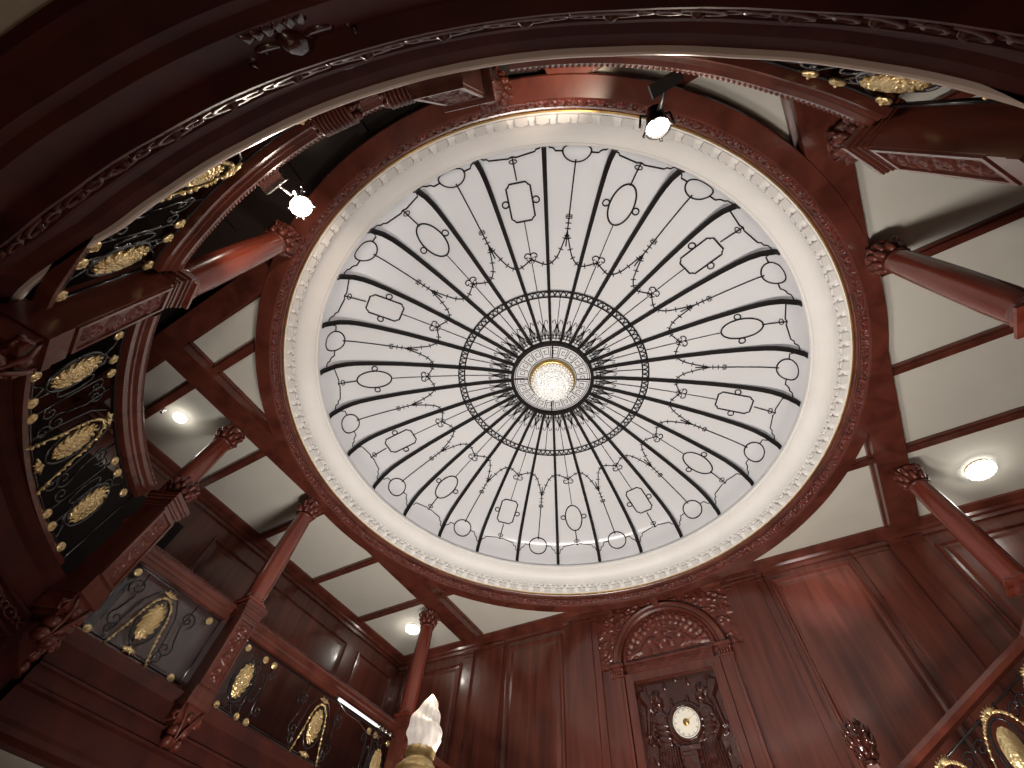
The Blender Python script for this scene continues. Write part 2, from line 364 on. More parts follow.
# cornices
def cornice(name,path):
    b=MB(); P=[(0,5.4),(-.2,5.4),(-.2,5.365),(-.18,5.355),(-.14,5.33),(-.10,5.31),(-.085,5.27),(-.05,5.25),(-.04,5.20),(0,5.20)]
    b.sweep(P,path); return struct(recalc(b.build(name,M['wood_h'])))
cornice('trim_%d'%tn,[((-XW,y),(-1,0)) for y in (-3.9,YF)]); tn+=1
cornice('trim_%d'%tn,[((XW,y),(1,0)) for y in (-3.9,YF)]); tn+=1
for x0,x1 in ((-XW+.0,-.98),(.78,XW)):
    cornice('trim_%d'%tn,[((x,YF),(0,1)) for x in (x0,x1)]); tn+=1
# ------------------------------------------------------------ relief height fields
def hfield(name,m,parent,T,w,h,nx,nz,fn,base=0.0):
    """T(u,v,d) -> world; u in [-w/2,w/2], v in [0,h], d depth"""
    u=np.linspace(-w/2,w/2,nx); v=np.linspace(0,h,nz); U,Vv=np.meshgrid(u,v); H=fn(U,Vv)
    V=[T(float(U[j,i]),float(Vv[j,i]),base+float(H[j,i])) for j in range(nz) for i in range(nx)]
    F=[(j*nx+i,j*nx+i+1,(j+1)*nx+i+1,(j+1)*nx+i) for j in range(nz-1) for i in range(nx-1)]
    b=MB(); b.add(V,F,True); return b.build(name,m,parent)
def cap(U,V,x0,y0,x1,y1,r0,r1,h=.03):
    dx,dy=x1-x0,y1-y0; t=np.clip(((U-x0)*dx+(V-y0)*dy)/(dx*dx+dy*dy+1e-9),0,1); d=np.hypot(U-x0-t*dx,V-y0-t*dy); r=r0+(r1-r0)*t
    return h*np.sqrt(np.clip(1-(d/r)**2,0,1))
def scroll_field(w,h,seed,dens=1.0,amp=.02):
    g=random.Random(seed); segs=[]
    L=h if h>w else w; vert=h>=w; W=min(w,h); n=max(2,int(L/W*1.1*dens)); st=L/n
    for i in range(n):
        c=(i+.5)*st; sg=1 if i%2 else -1
        pts=[( sg*W*.30*math.cos(a)*(1-a/9), c+st*.42*math.sin(a)*(1-a/9)) for a in np.linspace(0,6.5,16)]
        for p,q in zip(pts[:-1],pts[1:]): segs.append((p,q,W*.05,W*.05))
        for j in range(7):
            a=g.uniform(0,TAU); r=W*g.uniform(.15,.42); p=(r*math.cos(a)*.9,c+r*math.sin(a)); q=(p[0]+W*.14*math.cos(a+.7),p[1]+W*.14*math.sin(a+.7)); segs.append((p,q,W*.085,W*.02))
        segs.append(((0,c),(0,c+.001),W*.12,W*.12))
    def fn(U,V):
        A,B=(U,V) if vert else (V-h/2,U+w/2)
        H=np.zeros_like(U)
        for p,q,r0,r1 in segs: H=np.maximum(H,cap(A,B,p[0],p[1],q[0],q[1],r0,r1,amp))
        return H
    return fn
# ------------------------------------------------------------ front (clock) wall
XO=-.09
def WT(u,v,d): return (XO+u,YF-d,v)
def panel(parent,x0,x1,z0,z1,name='raised_panel',m='wood'):
    b=MB(); 
    def fr(a0,a1,c0,c1,d0,d1):
        V=[WT(a0,c0,d0),WT(a1,c0,d0),WT(a1,c1,d0),WT(a0,c1,d0)]
        return V
    w=.055
    for k,(s0,d0,s1,d1) in enumerate(((0,.0,.012,.045),(.012,.045,.035,.05),(.035,.05,.06,.012),(.06,.012,.10,.006),(.10,.006,.16,.02))):
        A=[WT(x0+s0,z0+s0,d0),WT(x1-s0,z0+s0,d0),WT(x1-s0,z1-s0,d0),WT(x0+s0,z1-s0,d0)]
        B=[WT(x0+s1,z0+s1,d1),WT(x1-s1,z0+s1,d1),WT(x1-s1,z1-s1,d1),WT(x0+s1,z1-s1,d1)]
        b.add(A+B,[(0,1,5,4),(1,2,6,5),(2,3,7,6),(3,0,4,7)])
    s1=.16; b.add([WT(x0+s1,z0+s1,.02),WT(x1-s1,z0+s1,.02),WT(x1-s1,z1-s1,.02),WT(x0+s1,z1-s1,.02)],[(0,1,2,3)])
    return b.build(name,M[m],parent)
def pil(parent,x0,x1,z0,z1,d,m='wood'):
    b=MB(); b.box((XO+(x0+x1)/2,YF-d/2,(z0+z1)/2),(x1-x0,d,z1-z0)); b.box((XO+(x0+x1)/2,YF-d/2-.015,z1-.03),(x1-x0+.05,d+.03,.06)); 
    b.box((XO+(x0+x1)/2,YF-d/2-.008,z1-.12),(x1-x0+.02,d+.016,.025)); return b.build('pilaster',M[m],parent)
for sg in (-1,1):
    def X(a,b_): return (min(sg*a,sg*b_),max(sg*a,sg*b_))
    pil(wb,*X(1.36,1.80),-1.5,5.30,.09); pil(wb,*X(1.80,1.92),-1.5,5.26,.05); pil(wb,*X(1.24,1.36),-1.5,5.24,.05)
    panel(wb,*X(2.0,3.28),1.9,5.10); pil(wb,*X(3.36,3.85),-1.5,5.22,.06); 
    panel(wb,*X(4.42,5.9),1.9,5.02); pil(wb,*X(4.12,4.34),-1.5,5.20,.05); pil(wb,*X(5.98,6.2),-1.5,5.20,.05)
# side wall panels
def spanel(parent,sx,y0,y1,z0,z1):
    b=MB(); T=lambda u,v,d:(sx*(XW-d),u,v)
    for s0,d0,s1,d1 in ((0,.0,.012,.04),(.012,.04,.035,.045),(.035,.045,.06,.01),(.06,.01,.14,.02)):
        A=[T(y0+s0,z0+s0,d0),T(y1-s0,z0+s0,d0),T(y1-s0,z1-s0,d0),T(y0+s0,z1-s0,d0)]; B=[T(y0+s1,z0+s1,d1),T(y1-s1,z0+s1,d1),T(y1-s1,z1-s1,d1),T(y0+s1,z1-s1,d1)]
        F=[(0,1,5,4),(1,2,6,5),(2,3,7,6),(3,0,4,7),(4,5,6,7)]; b.add(A+B,F[:4]+([F[4]] if s1==.14 else []))
    return b.build('raised_panel',M['wood'],parent)
for par,sx in ((wl,-1),(wr,1)):
    for y0,y1 in ((-.9,2.72),(3.06,4.22)): spanel(par,sx,y0,y1,2.9,4.95)
for sx,nm in ((-1,'left'),(1,'right')):  # plain matt black sheets over the side and back walls
    b=MB(); b.box((sx*(XW-.03),-3.78,3.2),(.05,4.7,3.1)); struct(b.build('dark_sheet_%d'%(1 if sx<0 else 2),M['matt_black']))
b=MB(); b.box((0,YB+.03,3.8),(2*XW-.2,.05,3.1)); struct(b.build('dark_sheet_3',M['matt_black']))
# clock niche
cs=thing('clock_surround','carved mahogany arched surround with keystone in the middle of the front wall','carved surround',(XO,YF,2.0))
RO,RI,SZ=1.0,.84,4.22
b=MB()
P=[(-0.0,0),(.0,.09),(.03,.12),(.06,.10),(.10,.10),(.13,.12),(.16,.09),(.16,0)]
n=40; V=[];F=[]
for i in range(n+1):
    a=PI*i/n
    for d,y in P: V.append((XO+(RI+d)*math.cos(a),YF-y,SZ+(RI+d)*math.sin(a)*.95))
m_=len(P)
for i in range(n):
    for k in range(m_): F.append((i*m_+k,i*m_+(k+1)%m_,(i+1)*m_+(k+1)%m_,(i+1)*m_+k))
b.add(V,F,False); recalc(b.build('arch',M['wood_h'],cs))
for sg in (-1,1):
    b=MB(); b.box((XO+sg*.92,YF-.055,2.7),(.2,.11,2.95)); b.box((XO+sg*.92,YF-.06,2.7),(.10,.135,2.8)); b.build('jamb',M['wood'],cs)
    b=MB(); b.box((XO+sg*.92,YF-.08,4.20),(.26,.18,.05)); b.box((XO+sg*.92,YF-.075,4.15),(.22,.14,.06)); b.box((XO+sg*.92,YF-.07,4.04),(.24,.15,.03))
    for i in range(5): b.ball((XO+sg*.92+(i-2)*.045,YF-.14,4.10),(.024,.02,.04),6,4)
    for q in (-1,1): b.ball((XO+sg*.92+q*.10,YF-.15,4.13),(.03,.04,.03),8,5)
    b.build('impost',M['carve'],cs)
b=MB(); b.box((XO,YF-.09,5.24),(.12,.18,.24)); b.box((XO,YF-.10,5.37),(.17,.22,.04)); b.box((XO,YF-.07,5.10),(.09,.15,.06)); b.ball((XO,YF-.19,5.26),(.035,.03,.08),8,6); b.tube([(XO-.05,YF-.19,5.33),(XO+.05,YF-.19,5.33)],.022,8); b.build('keystone',M['carve'],cs)
b=MB(); b.box((XO,YF-.05,4.14),(1.46,.10,.10)); b.box((XO,YF-.06,4.21),(1.5,.14,.035)); b.box((XO,YF-.055,4.075),(1.46,.12,.03))
for i in range(46): b.ball((XO-.69+i*.0307,YF-.102,4.14),(.011,.012,.034),5,4)
b.build('lintel',M['carve'],cs)
b=MB()
for (x0,x1,z0,z1) in ((-.80,-.68,1.2,4.06),(.68,.80,1.2,4.06),(-.68,.68,3.94,4.059)):
    b.box((XO+(x0+x1)/2,YF-.05,(z0+z1)/2),(x1-x0,.1,z1-z0))
for (x0,x1,z0,z1) in ((-.69,-.66,1.2,3.95),(.66,.69,1.2,3.95),(-.66,.66,3.92,3.949)):
    b.box((XO+(x0+x1)/2,YF-.062,(z0+z1)/2),(x1-x0,.124,z1-z0))
b.build('inner_frame',M['wood'],cs)
# tympanum
def tymp(U,V):
    r=np.hypot(U,V/.95); H=np.zeros_like(U)
    g=random.Random(3)
    for sg in (-1,1):
        pts=[(0.0,.30),(sg*.08,.25),(sg*.16,.24),(sg*.22,.32),(sg*.30,.33),(sg*.38,.24),(sg*.46,.16),(sg*.60,.13),(sg*.72,.12)]
        for p,q in zip(pts[:-1],pts[1:]): H=np.maximum(H,cap(U,V,*p,*q,.035,.035,.035))
        H=np.maximum(H,cap(U,V,sg*.10,.22,sg*.101,.22,.06,.06,.05))
        for i in range(9):
            a=R_(18+i*9.5); x,y=sg*.72*math.cos(a),.68*math.sin(a)
            H=np.maximum(H,cap(U,V,x,y,x+.001,y,.055,.055,.05)); H=np.maximum(H,cap(U,V,x*.88,y*.88,x*.80,y*.80+.02,.04,.015,.035))
        for i in range(26):
            a=g.uniform(.05,PI/2); q=g.uniform(.3,.78); x,y=sg*q*math.cos(a),q*math.sin(a)*.95; t=g.uniform(0,TAU)
            H=np.maximum(H,cap(U,V,x,y,x+.06*math.cos(t),y+.06*math.sin(t),.03,.012,.026))
    return np.where(r<.83,.03+H,-.02)
hfield('tympanum_carving',M['carve'],cs,lambda u,v,d:(XO+u,YF-d-.005,SZ+.02+v),1.70,.82,110,56,tymp)
for sg in (-1,1):
    def sp(U,V,sg=sg):
        UU=U+sg*.62; r=np.hypot(UU,V/.95); g=random.Random(11+sg); H=np.zeros_like(U)
        for i in range(150):
            x,y,t=g.uniform(-.6,.6),g.uniform(0,1.05),g.uniform(0,TAU); H=np.maximum(H,cap(U,V,x,y,x+.07*math.cos(t),y+.07*math.sin(t),.03,.012,.024))
        for i in range(9):
            x,y=g.uniform(-.5,.5),g.uniform(.3,.95); 
            pts=[(x+.09*math.cos(q)*(1-q/9),y+.09*math.sin(q)*(1-q/9)) for q in np.linspace(0,6,10)]
            for p,q in zip(pts[:-1],pts[1:]): H=np.maximum(H,cap(U,V,*p,*q,.016,.016,.03))
        return np.where(r>1.0,.02+H,-.02)
    hfield('spandrel_carving',M['carve'],cs,lambda u,v,d,sg=sg:(XO+sg*.62+u,YF-d,SZ+.02+v),1.24,1.04,110,90,lambda U,V,sg=sg:sp(U,V))
# relief panel
rp=thing('carved_relief','dark carved wooden relief panel of two robed figures flanking the clock','carving',(XO,YF,2.0))
def relief(U,V,side):
    s=-side; U=U*side*-1 if side>0 else U   # figure modelled on the left, u<0 is outer
    H=np.zeros_like(U)
    z=V
    A=lambda *a:cap(U,z,*a)
    parts=[(-.0,1.60,0.0,1.62,.075,.07,.075),(.0,1.55,.01,1.42,.04,.05,.05),(-.02,1.38,.0,1.10,.125,.10,.075),(-.10,1.40,-.17,1.18,.05,.04,.06),(-.17,1.18,-.06,1.02,.04,.03,.07),(.09,1.40,.20,1.28,.045,.035,.06),(.20,1.28,.20,1.62,.035,.025,.06),(0,1.1,.02,.80,.11,.14,.08),(.02,.8,-.04,.10,.16,.20,.075),(-.15,1.55,-.24,1.75,.05,.09,.04),(-.16,1.66,-.24,1.2,.05,.03,.035)]
    for p in parts: H=np.maximum(H,A(*p))
    g=random.Random(9)
    for i in range(9):
        x=-.14+i*.035; H=np.maximum(H,(A(x+.02,1.0,x*1.5-.02,.05,.012,.02,.10))*(z<1.05))
    for i in range(7):
        H=np.maximum(H,A(-.05+.05*math.cos(i*.9),1.68+.02*math.sin(i*.9),-.05+.05*math.cos(i*.9)+.005,1.68+.02*math.sin(i*.9),.028,.028,.095))
    for i in range(4): H=np.maximum(H,A(-.12,1.34-i*.07,.10,1.27-i*.08,.012,.012,.088))
    for i in range(40):
        x,y,t=g.uniform(-.33,.33),g.uniform(.05,1.9),g.uniform(0,TAU); H=np.maximum(H,A(x,y,x+.07*math.cos(t),y+.07*math.sin(t),.03,.01,.022))
    return H+.012
for sd in (-1,1):
    hfield('carved_figure',M['relief'],rp,lambda u,v,d,sd=sd:(XO+sd*.33+u,YF-d,1.98+v),.66,1.95,76,170,lambda U,V,sd=sd:relief(U,V,sd))
b=MB(); b.lathe([(.30,-.0),(.30,.05),(.26,.075),(.235,.06),(.22,.06)],(XO+.045,YF,3.25),36,ax=Matrix.Rotation(PI/2,3,'X')); b.box((XO+.03,YF-.06,2.93),(.3,.12,.06)); b.box((XO,YF-.05,2.6),(.2,.10,.6)); b.box((XO,YF-.055,2.87),(.22,.11,.04)); b.build('clock_mount',M['relief'],rp)
CKX=XO+.045
ck=thing('wall_clock','round cream faced clock with gilt hands set in the dark carved panel','clock',(CKX,YF-.1,3.25))
b=MB(); b.lathe([(.235,.07),(.235,.10),(.222,.112),(.205,.10),(.20,.085)],(CKX,YF,3.25),48,ax=Matrix.Rotation(PI/2,3,'X')); b.build('bezel',M['relief'],ck)
b=MB(); b.lathe([(0,.092),(.20,.092)],(CKX,YF,3.25),48,ax=Matrix.Rotation(PI/2,3,'X')); b.build('dial',M['dial'],ck)
b=MB(); b.sweep([(0,.094),(.004,.094),(.004,.096),(0,.096)],circ_(.182,40),True); 
rotx=lambda V:[(CKX+x,YF-z,3.25+y) for x,y,z in V]
b.v=rotx(b.v)
num=['I','II','III','IV','V','VI','VII','VIII','IX','X','XI','XII']
def stroke(mb,p,q,w,z=.095):
    dx,dy=q[0]-p[0],q[1]-p[1]; L=math.hypot(dx,dy); nx,ny=-dy/L*w/2,dx/L*w/2
    V=[(p[0]+nx,p[1]+ny,z),(q[0]+nx,q[1]+ny,z),(q[0]-nx,q[1]-ny,z),(p[0]-nx,p[1]-ny,z)]; mb.add(rotx(V),[(0,1,2,3)])
for i,t in enumerate(num):
    a=PI/2-TAU*(i+1)/12; n=len(t); W_=.011
    for j,cch in enumerate(t):
        o=(j-(n-1)/2)*W_*1.1
        def pt(x,y,a=a): 
            r=.158+y; return (r*math.cos(a)+x*math.sin(a),r*math.sin(a)-x*math.cos(a))
        if cch=='I': stroke(b,pt(o,-.012),pt(o,.014),.0035)
        elif cch=='V': stroke(b,pt(o-.005,.014),pt(o,-.012),.003); stroke(b,pt(o+.005,.014),pt(o,-.012),.003)
        else: stroke(b,pt(o-.005,.014),pt(o+.005,-.012),.003); stroke(b,pt(o+.005,.014),pt(o-.005,-.012),.003)
for i in range(60):
    a=TAU*i/60; stroke(b,(.174*math.cos(a),.174*math.sin(a)),(.181*math.cos(a),.181*math.sin(a)),.002)
b.build('numerals',M['black'],ck)
b=MB(); b.lathe([(0,.104),(.035,.104),(.035,.096),(.05,.095)],(CKX,YF,3.25),20,ax=Matrix.Rotation(PI/2,3,'X')); b.build('centre_boss',M['goldp'],ck)
for L,a,w in ((.085,R_(20),.018),(.13,R_(28),.010)):
    b=MB(); ca,sa=math.cos(a),math.sin(a); V=[(-.02*ca,-.02*sa,.107),(.5*L*ca-w/2*sa,.5*L*sa+w/2*ca,.107),(L*ca,L*sa,.107),(.5*L*ca+w/2*sa,.5*L*sa-w/2*ca,.107)]; b.add(rotx(V),[(0,1,2,3)]); b.build('hand',M['brass'],ck)
# ------------------------------------------------------------ gallery floor, fascia
def rf(a): return float(np.interp(a,[212,220,232,246,249.5,254,258,264,270,277,287,300,307,314,321,325,330],[4.50,4.47,4.44,4.45,4.58,4.50,4.40,4.28,4.23,4.20,4.19,4.19,4.21,4.26,4.33,4.38,4.46]))
def rb(a): return float(np.interp(a,[214,228,240,249,254,260,268,315,325],[4.54,4.48,4.43,4.40,4.39,4.36,4.345,4.345,4.38]))
def farc(fn,a0,a1,n):
    A=[a0+(a1-a0)*i/n for i in range(n+1)]; return [((fn(a)*math.cos(R_(a)),fn(a)*math.sin(R_(a))),(math.cos(R_(a)),math.sin(R_(a)))) for a in A]
def farcT(fn,ac,rn=4.3):
    def T(s,z,d):
        a=ac+math.degrees(s/rn); r=fn(a)-d; return (r*math.cos(R_(a)),r*math.sin(R_(a)),z)
    return T
def well(q):
    c_,s_=math.cos(q),math.sin(q); d=math.degrees(q)%360
    rs_=4.68/max(abs(c_),1e-6)
    if 212.5<d<327.5: return rf(d)+.27
    if 208<d<332: return 4.86
    if s_>0: return min(rs_,9)
    return min(rs_,5.1)
b=plate(well,lambda q:max(rect(q),well(q)+.01),1.42,2.26,135.8,404.2,230,lambda x,y:0)
# two materials: underside cream
gf=struct(b.build('floor_gallery',[M['darkceil'],M['cream']]))
for p in gf.data.polygons:
    if p.center.z<1.5: p.material_index=1
def wellpath(off=0):
    """left straight, arc, right straight: list of (pt, outward normal)"""
    P=[((-4.42,4.40),(-1,0)),((-4.42,-2.05),(-1,0))]
    a=farc(rf,212.5,327.5,70)
    return P,a,[((4.42,-2.05),(1,0)),((4.42,4.40),(1,0))]
FP=[(.02,2.27),(.05,2.2),(.08,2.16),(.08,1.97),(.045,1.95),(.05,1.93),(.075,1.92),(.075,1.80),(.05,1.79),(.05,1.765),(.11,1.75),(.13,1.55),(.16,1.52),(.17,1.47),(.24,1.43),(.26,1.40),(.29,1.40),(.29,2.27)]
for i,pth in enumerate(wellpath()):
    b=MB(); b.sweep(FP,pth); f_=struct(recalc(b.build('trim_%d'%tn,M['fascia']))); tn+=1
    # guilloche chain
    b=MB()
    if i==1:
        L=60
        for j in range(L):
            a=R_(213.5+ (326.5-213.5)*(j+.5)/L); r=rf(213.5+ (326.5-213.5)*(j+.5)/L)+.06; 
            T=lambda s,h,rr=r,a=a:(rr*math.cos(a+s/rr),rr*math.sin(a+s/rr),1.86+h)
            if j%2: b.tube([T(.085*math.cos(q),.034*math.sin(q)) for q in np.linspace(0,TAU,12,endpoint=False)],.013,4,True); b.ball(T(0,0),(.03,.03,.014),6,4)
            else:
                for s in (-.045,.045): b.tube([T(s+.04*math.cos(q),.026*math.sin(q)) for q in np.linspace(0,TAU,9,endpoint=False)],.011,4,True)
        b.build('carved_chain',M['chain'],f_)
for sx in (-1,1):
    b=MB(); b.sweep(FP,[((sx*4.42,-2.05),(sx*.5,-.86)),((sx*3.72,-2.42),(sx*.5,-.86))]); struct(recalc(b.build('trim_%d'%tn,M['fascia']))); tn+=1
b=MB(); b.sweep([(0,2.275),(.055,2.275),(.055,2.325),(0,2.325),(-.008,2.315),(-.008,2.285)],farc(rf,250,327,80)); st_=recalc(b.build('edge_strip',M['strip'])); tag(st_,'pale satin strip curving along the gallery edge above the camera','edge strip')
# ------------------------------------------------------------ balustrades
def spir(cx,cy,r0,a0,turns,n=16,r1=.15): 
    return spiral2(cx,cy,r0,a0,abs(turns),1 if turns>0 else -1,n,r1)
def balustrade(label,T,L,motifs,sheet=False,loc=(0,0,2.27),handprof=True,group=None):
    """T(s,z,d): s in [-L/2,L/2], d>0 toward the well"""
    t=thing('balustrade',label,'balustrade',loc)
    ns=max(2,int(L/.12))
    S=np.linspace(-L/2,L/2,ns+1)
    def extr(name,prof,m,par=t):
        b=MB(); V=[];n=len(prof)
        for s in S:
            for d,z in prof: V.append(T(s,z,d))
        F=[(i*n+k,i*n+(k+1)%n,(i+1)*n+(k+1)%n,(i+1)*n+k) for i in range(ns) for k in range(n)]
        F+=[tuple(range(n)),tuple(ns*n+k for k in range(n-1,-1,-1))]
        b.add(V,F); return recalc(b.build(name,M[m],par))
    hr=extr('handrail',[(-.09,3.16),(-.10,3.25),(-.09,3.31),(-.05,3.345),(.05,3.345),(.085,3.32),(.10,3.28),(.095,3.23),(.07,3.21),(.07,3.18),(.055,3.17),(.05,3.12),(-.05,3.12),(-.055,3.16)],'wood_h')
    b=MB(); nb=int(L/.035)
    for i in range(nb):
        s=-L/2+(i+.5)*L/nb; p=T(s,3.325,.075); q=T(s+.022,3.275,.10); b.tube([p,q],.014,4)
    b.build('rope_carving',M['carve'],hr)
    extr('bottom_rail',[(-.06,2.275),(.02,2.275),(.02,2.31),(.01,2.33),(-.03,2.33),(-.06,2.30)],'wood_h')
    z0,z1=2.25,3.11
    b=MB(); r=.009
    # border
    e=L/2-.03
    b.tube([T(s,3.09,0) for s in np.linspace(-e,e,ns+1)],.011,5); b.tube([T(s,2.345,0) for s in np.linspace(-e,e,ns+1)],.011,5)
    for s in (-e,e): b.tube([T(s,2.33,0),T(s,3.11,0)],.012,5)
    def cv(pts,rr=r,n=5): b.tube([T(x,y,0) for x,y in pts],rr,n)
    for kind,s0 in motifs:
        if kind=='swag':
            cv([(s0+.145*math.cos(q),2.69+.255*math.sin(q)) for q in np.linspace(0,TAU,25)],.012)
            for g in (-1,1):
                cv([(s0+g*.30,2.36),(s0+g*.27,2.6),(s0+g*.22,2.85),(s0+g*.12,3.0),(s0,3.05)])
                cv([(s0+g*.36,3.08),(s0+g*.33,2.8),(s0+g*.38,2.62)]+[(s0+g*(x),y) for x,y in spir(.33,2.55,.09,1.0,-1.3)])
                cv([(s0+g*x,y) for x,y in spir(.36,2.90,.10,-1.0,1.4)])
                cv([(s0+g*x,y) for x,y in spir(.30,2.44,.07,2.0,-1.2)])
        if kind=='oval':
            cv([(s0+.14*math.cos(q),2.68+.235*math.sin(q)) for q in np.linspace(0,TAU,25)],.013)
            cv([(s0+.11*math.cos(q),2.68+.20*math.sin(q)) for q in np.linspace(0,TAU,25)],.008)
            for g in (-1,1):
                for v in (-1,1):
                    cv([(s0+g*x,2.68+v*(y-2.68)) for x,y in [(0.0,2.92),(.06,3.0),(.13,3.04)]])
        if kind=='pair':
            for g in (-.5,.5):
                cv([(s0+g*.16,3.05),(s0+g*.16,2.38)],.009)
            cv([(s0+.05*math.cos(q),2.70+.16*math.sin(q)) for q in np.linspace(0,TAU,17)],.009)
            for g in (-1,1):
                cv([(s0+g*x,y) for x,y in spir(.15,2.90,.07,PI,-1.2)]); cv([(s0+g*x,y) for x,y in spir(.15,2.50,.07,PI,1.2)])
    b.build('iron_grille',M['iron'],t)
    def medal(s0,name='medallion',w=.092,h=.185):
        b=MB()
        for i in range(7):
            for j in range(14):
                q=TAU*j/14+.2*i; f=i/6.; x=s0+w*f*math.cos(q); y=2.69+h*f*math.sin(q)
                if i and j%1==0:
                    b.tube([T(x*1.0,y,.02+.028*(1-f)),T(s0+w*(f+.13)*math.cos(q+.25),2.69+h*(f+.13)*math.sin(q+.25),.012+.02*(1-f))],.011,4)
        V=[T(s0,2.69,.055)];F=[]
        for i in range(1,5):
            for j in range(20):
                q=TAU*j/20; f=i/4.; V.append(T(s0+w*1.05*f*math.cos(q),2.69+h*1.05*f*math.sin(q),.04*math.sqrt(max(0,1-f*f))+.002))
        for j in range(20): F.append((0,1+j,1+(j+1)%20))
        for i in range(3):
            for j in range(20): F.append((1+i*20+j,1+(i+1)*20+j,1+(i+1)*20+(j+1)%20,1+i*20+(j+1)%20))
        b.add(V,F,True); b.build(name,M['gold'],t)
    def rosette(s0,z):
        b=MB(); b.tube([T(s0+.033*math.cos(q),z+.033*math.sin(q),.012) for q in np.linspace(0,TAU,12,endpoint=False)],.013,5,True)
        V=[T(s0,z,.035)]+[T(s0+.035*math.cos(TAU*j/12),z+.035*math.sin(TAU*j/12),.014) for j in range(12)]
        b.add(V,[(0,1+j,1+(j+1)%12) for j in range(12)],True); b.ball(T(s0,z,.03),.012,6,4); b.build('rosette',M['gold'],t)
    def flower(s0,z,up):
        b=MB()
        for i in range(7):
            q=PI*(i+.0)/6; l=.075 if i%2==0 else .055
            b.tube([T(s0+.012*math.cos(q),z,.02),T(s0+l*math.cos(q)*1.2,z+up*l*.62*math.sin(q)+up*.012,.018)],.012,5,rs=[.017,.007])
        b.ball(T(s0,z,.025),.02,6,4); b.build('palmette',M['gold'],t)
    for kind,s0 in motifs:
        if kind=='swag':
            medal(s0); flower(s0,3.00,1); flower(s0,2.38,-1)
            key=[(-.26,2.30),(-.22,2.44),(-.18,2.6),(-.15,2.76),(-.11,2.88),(-.05,2.945),(0,2.96)]; key=key+[(-x,y) for x,y in key[::-1][1:]]
            tt=np.linspace(0,1,len(key)); b=MB(); nb=40
            for i in range(nb):
                x=float(np.interp(i/(nb-1),tt,[q[0] for q in key])); y=float(np.interp(i/(nb-1),tt,[q[1] for q in key]))
                x2=float(np.interp(min(1,(i+.75)/(nb-1)),tt,[q[0] for q in key])); y2=float(np.interp(min(1,(i+.75)/(nb-1)),tt,[q[1] for q in key]))
                if i%4==3: b.ball(T(s0+x,y,.02),.012,5,4)
                else: b.tube([T(s0+x,y,.02),T(s0+(x+x2)/2,(y+y2)/2,.026),T(s0+x2,y2,.02)],.016,5,rs=[.009,.019,.009])
            b.tube([T(s0+float(np.interp(q,tt,[k_[0] for k_ in key])),float(np.interp(q,tt,[k_[1] for k_ in key])),.02) for q in np.linspace(0,1,30)],.006,4)
            b.build('garland',M['gold'],t)
        if kind=='oval': medal(s0)
        if kind=='pair':
            for g in (-.5,.5): rosette(s0+g*.16,3.02); rosette(s0+g*.16,2.345)
        if kind=='ros': rosette(s0,3.02); rosette(s0,2.345)
    if sheet:
        b=MB(); V=[]
        for s in S: V+=[T(s,2.33,-.05),T(s,3.12,-.05),T(s,3.12,-.056),T(s,2.33,-.056)]
        F=[(i*4+k,i*4+(k+1)%4,(i+1)*4+(k+1)%4,(i+1)*4+k) for i in range(ns) for k in range(4)]; b.add(V,F); b.build('clear_sheet',M['sheet'],t)
    return t
def arcT(r,ac):
    return lambda s,z,d:((r-d)*math.cos(R_(ac)+s/r),(r-d)*math.sin(R_(ac)+s/r),z)
def strT(x,yc):
    sg=-1 if x<0 else 1
    return lambda s,z,d:(x-sg*d,yc+s,z)
def arcM(r,o=0): 
    f=R_(1)*r; o*=f; return [('swag',o)]+[('oval',o+g*10.5*f) for g in (-1,1)]+[('pair',o+g*8.3*f) for g in (-1,1)]+[('ros',o+g*13.0*f) for g in (-1,1) if o>=0 or g>0 or f*13<1.1]
LA=lambda r,a0,a1:R_(a1-a0)*r
balustrade('curved iron and gilt balustrade over the back of the well between the two columns',farcT(rb,270.0),LA(4.3,253.2,286.8),arcM(4.3*1.08,-1.6))
balustrade('curved iron and gilt balustrade at the top right, ending at the pale edged newel panel',farcT(rb,308.4),LA(4.3,293.4,323.4),arcM(4.3*1.04,-.3))
balustrade('curved iron and gilt balustrade at the left edge, with swag between two ovals',farcT(rb,231.6,4.42),LA(4.42,217.2,246.8),arcM(4.3))
balustrade('short straight iron and gilt balustrade with one swag at the lower left',strT(-4.55,-1.36),1.34,[('swag',-.08),('ros',.51),('ros',-.56)],sheet=True)
mCD=[('swag',0),('oval',1.36),('oval',-1.36),('pair',1.12),('pair',-1.12),('ros',1.52),('ros',-1.52)]
balustrade('long straight iron and gilt balustrade at the lower left, running to the front left column',strT(-4.55,1.34),3.36,mCD)
balustrade('straight iron and gilt balustrade along the right side, beyond the right edge',strT(4.55,1.34),3.36,mCD)
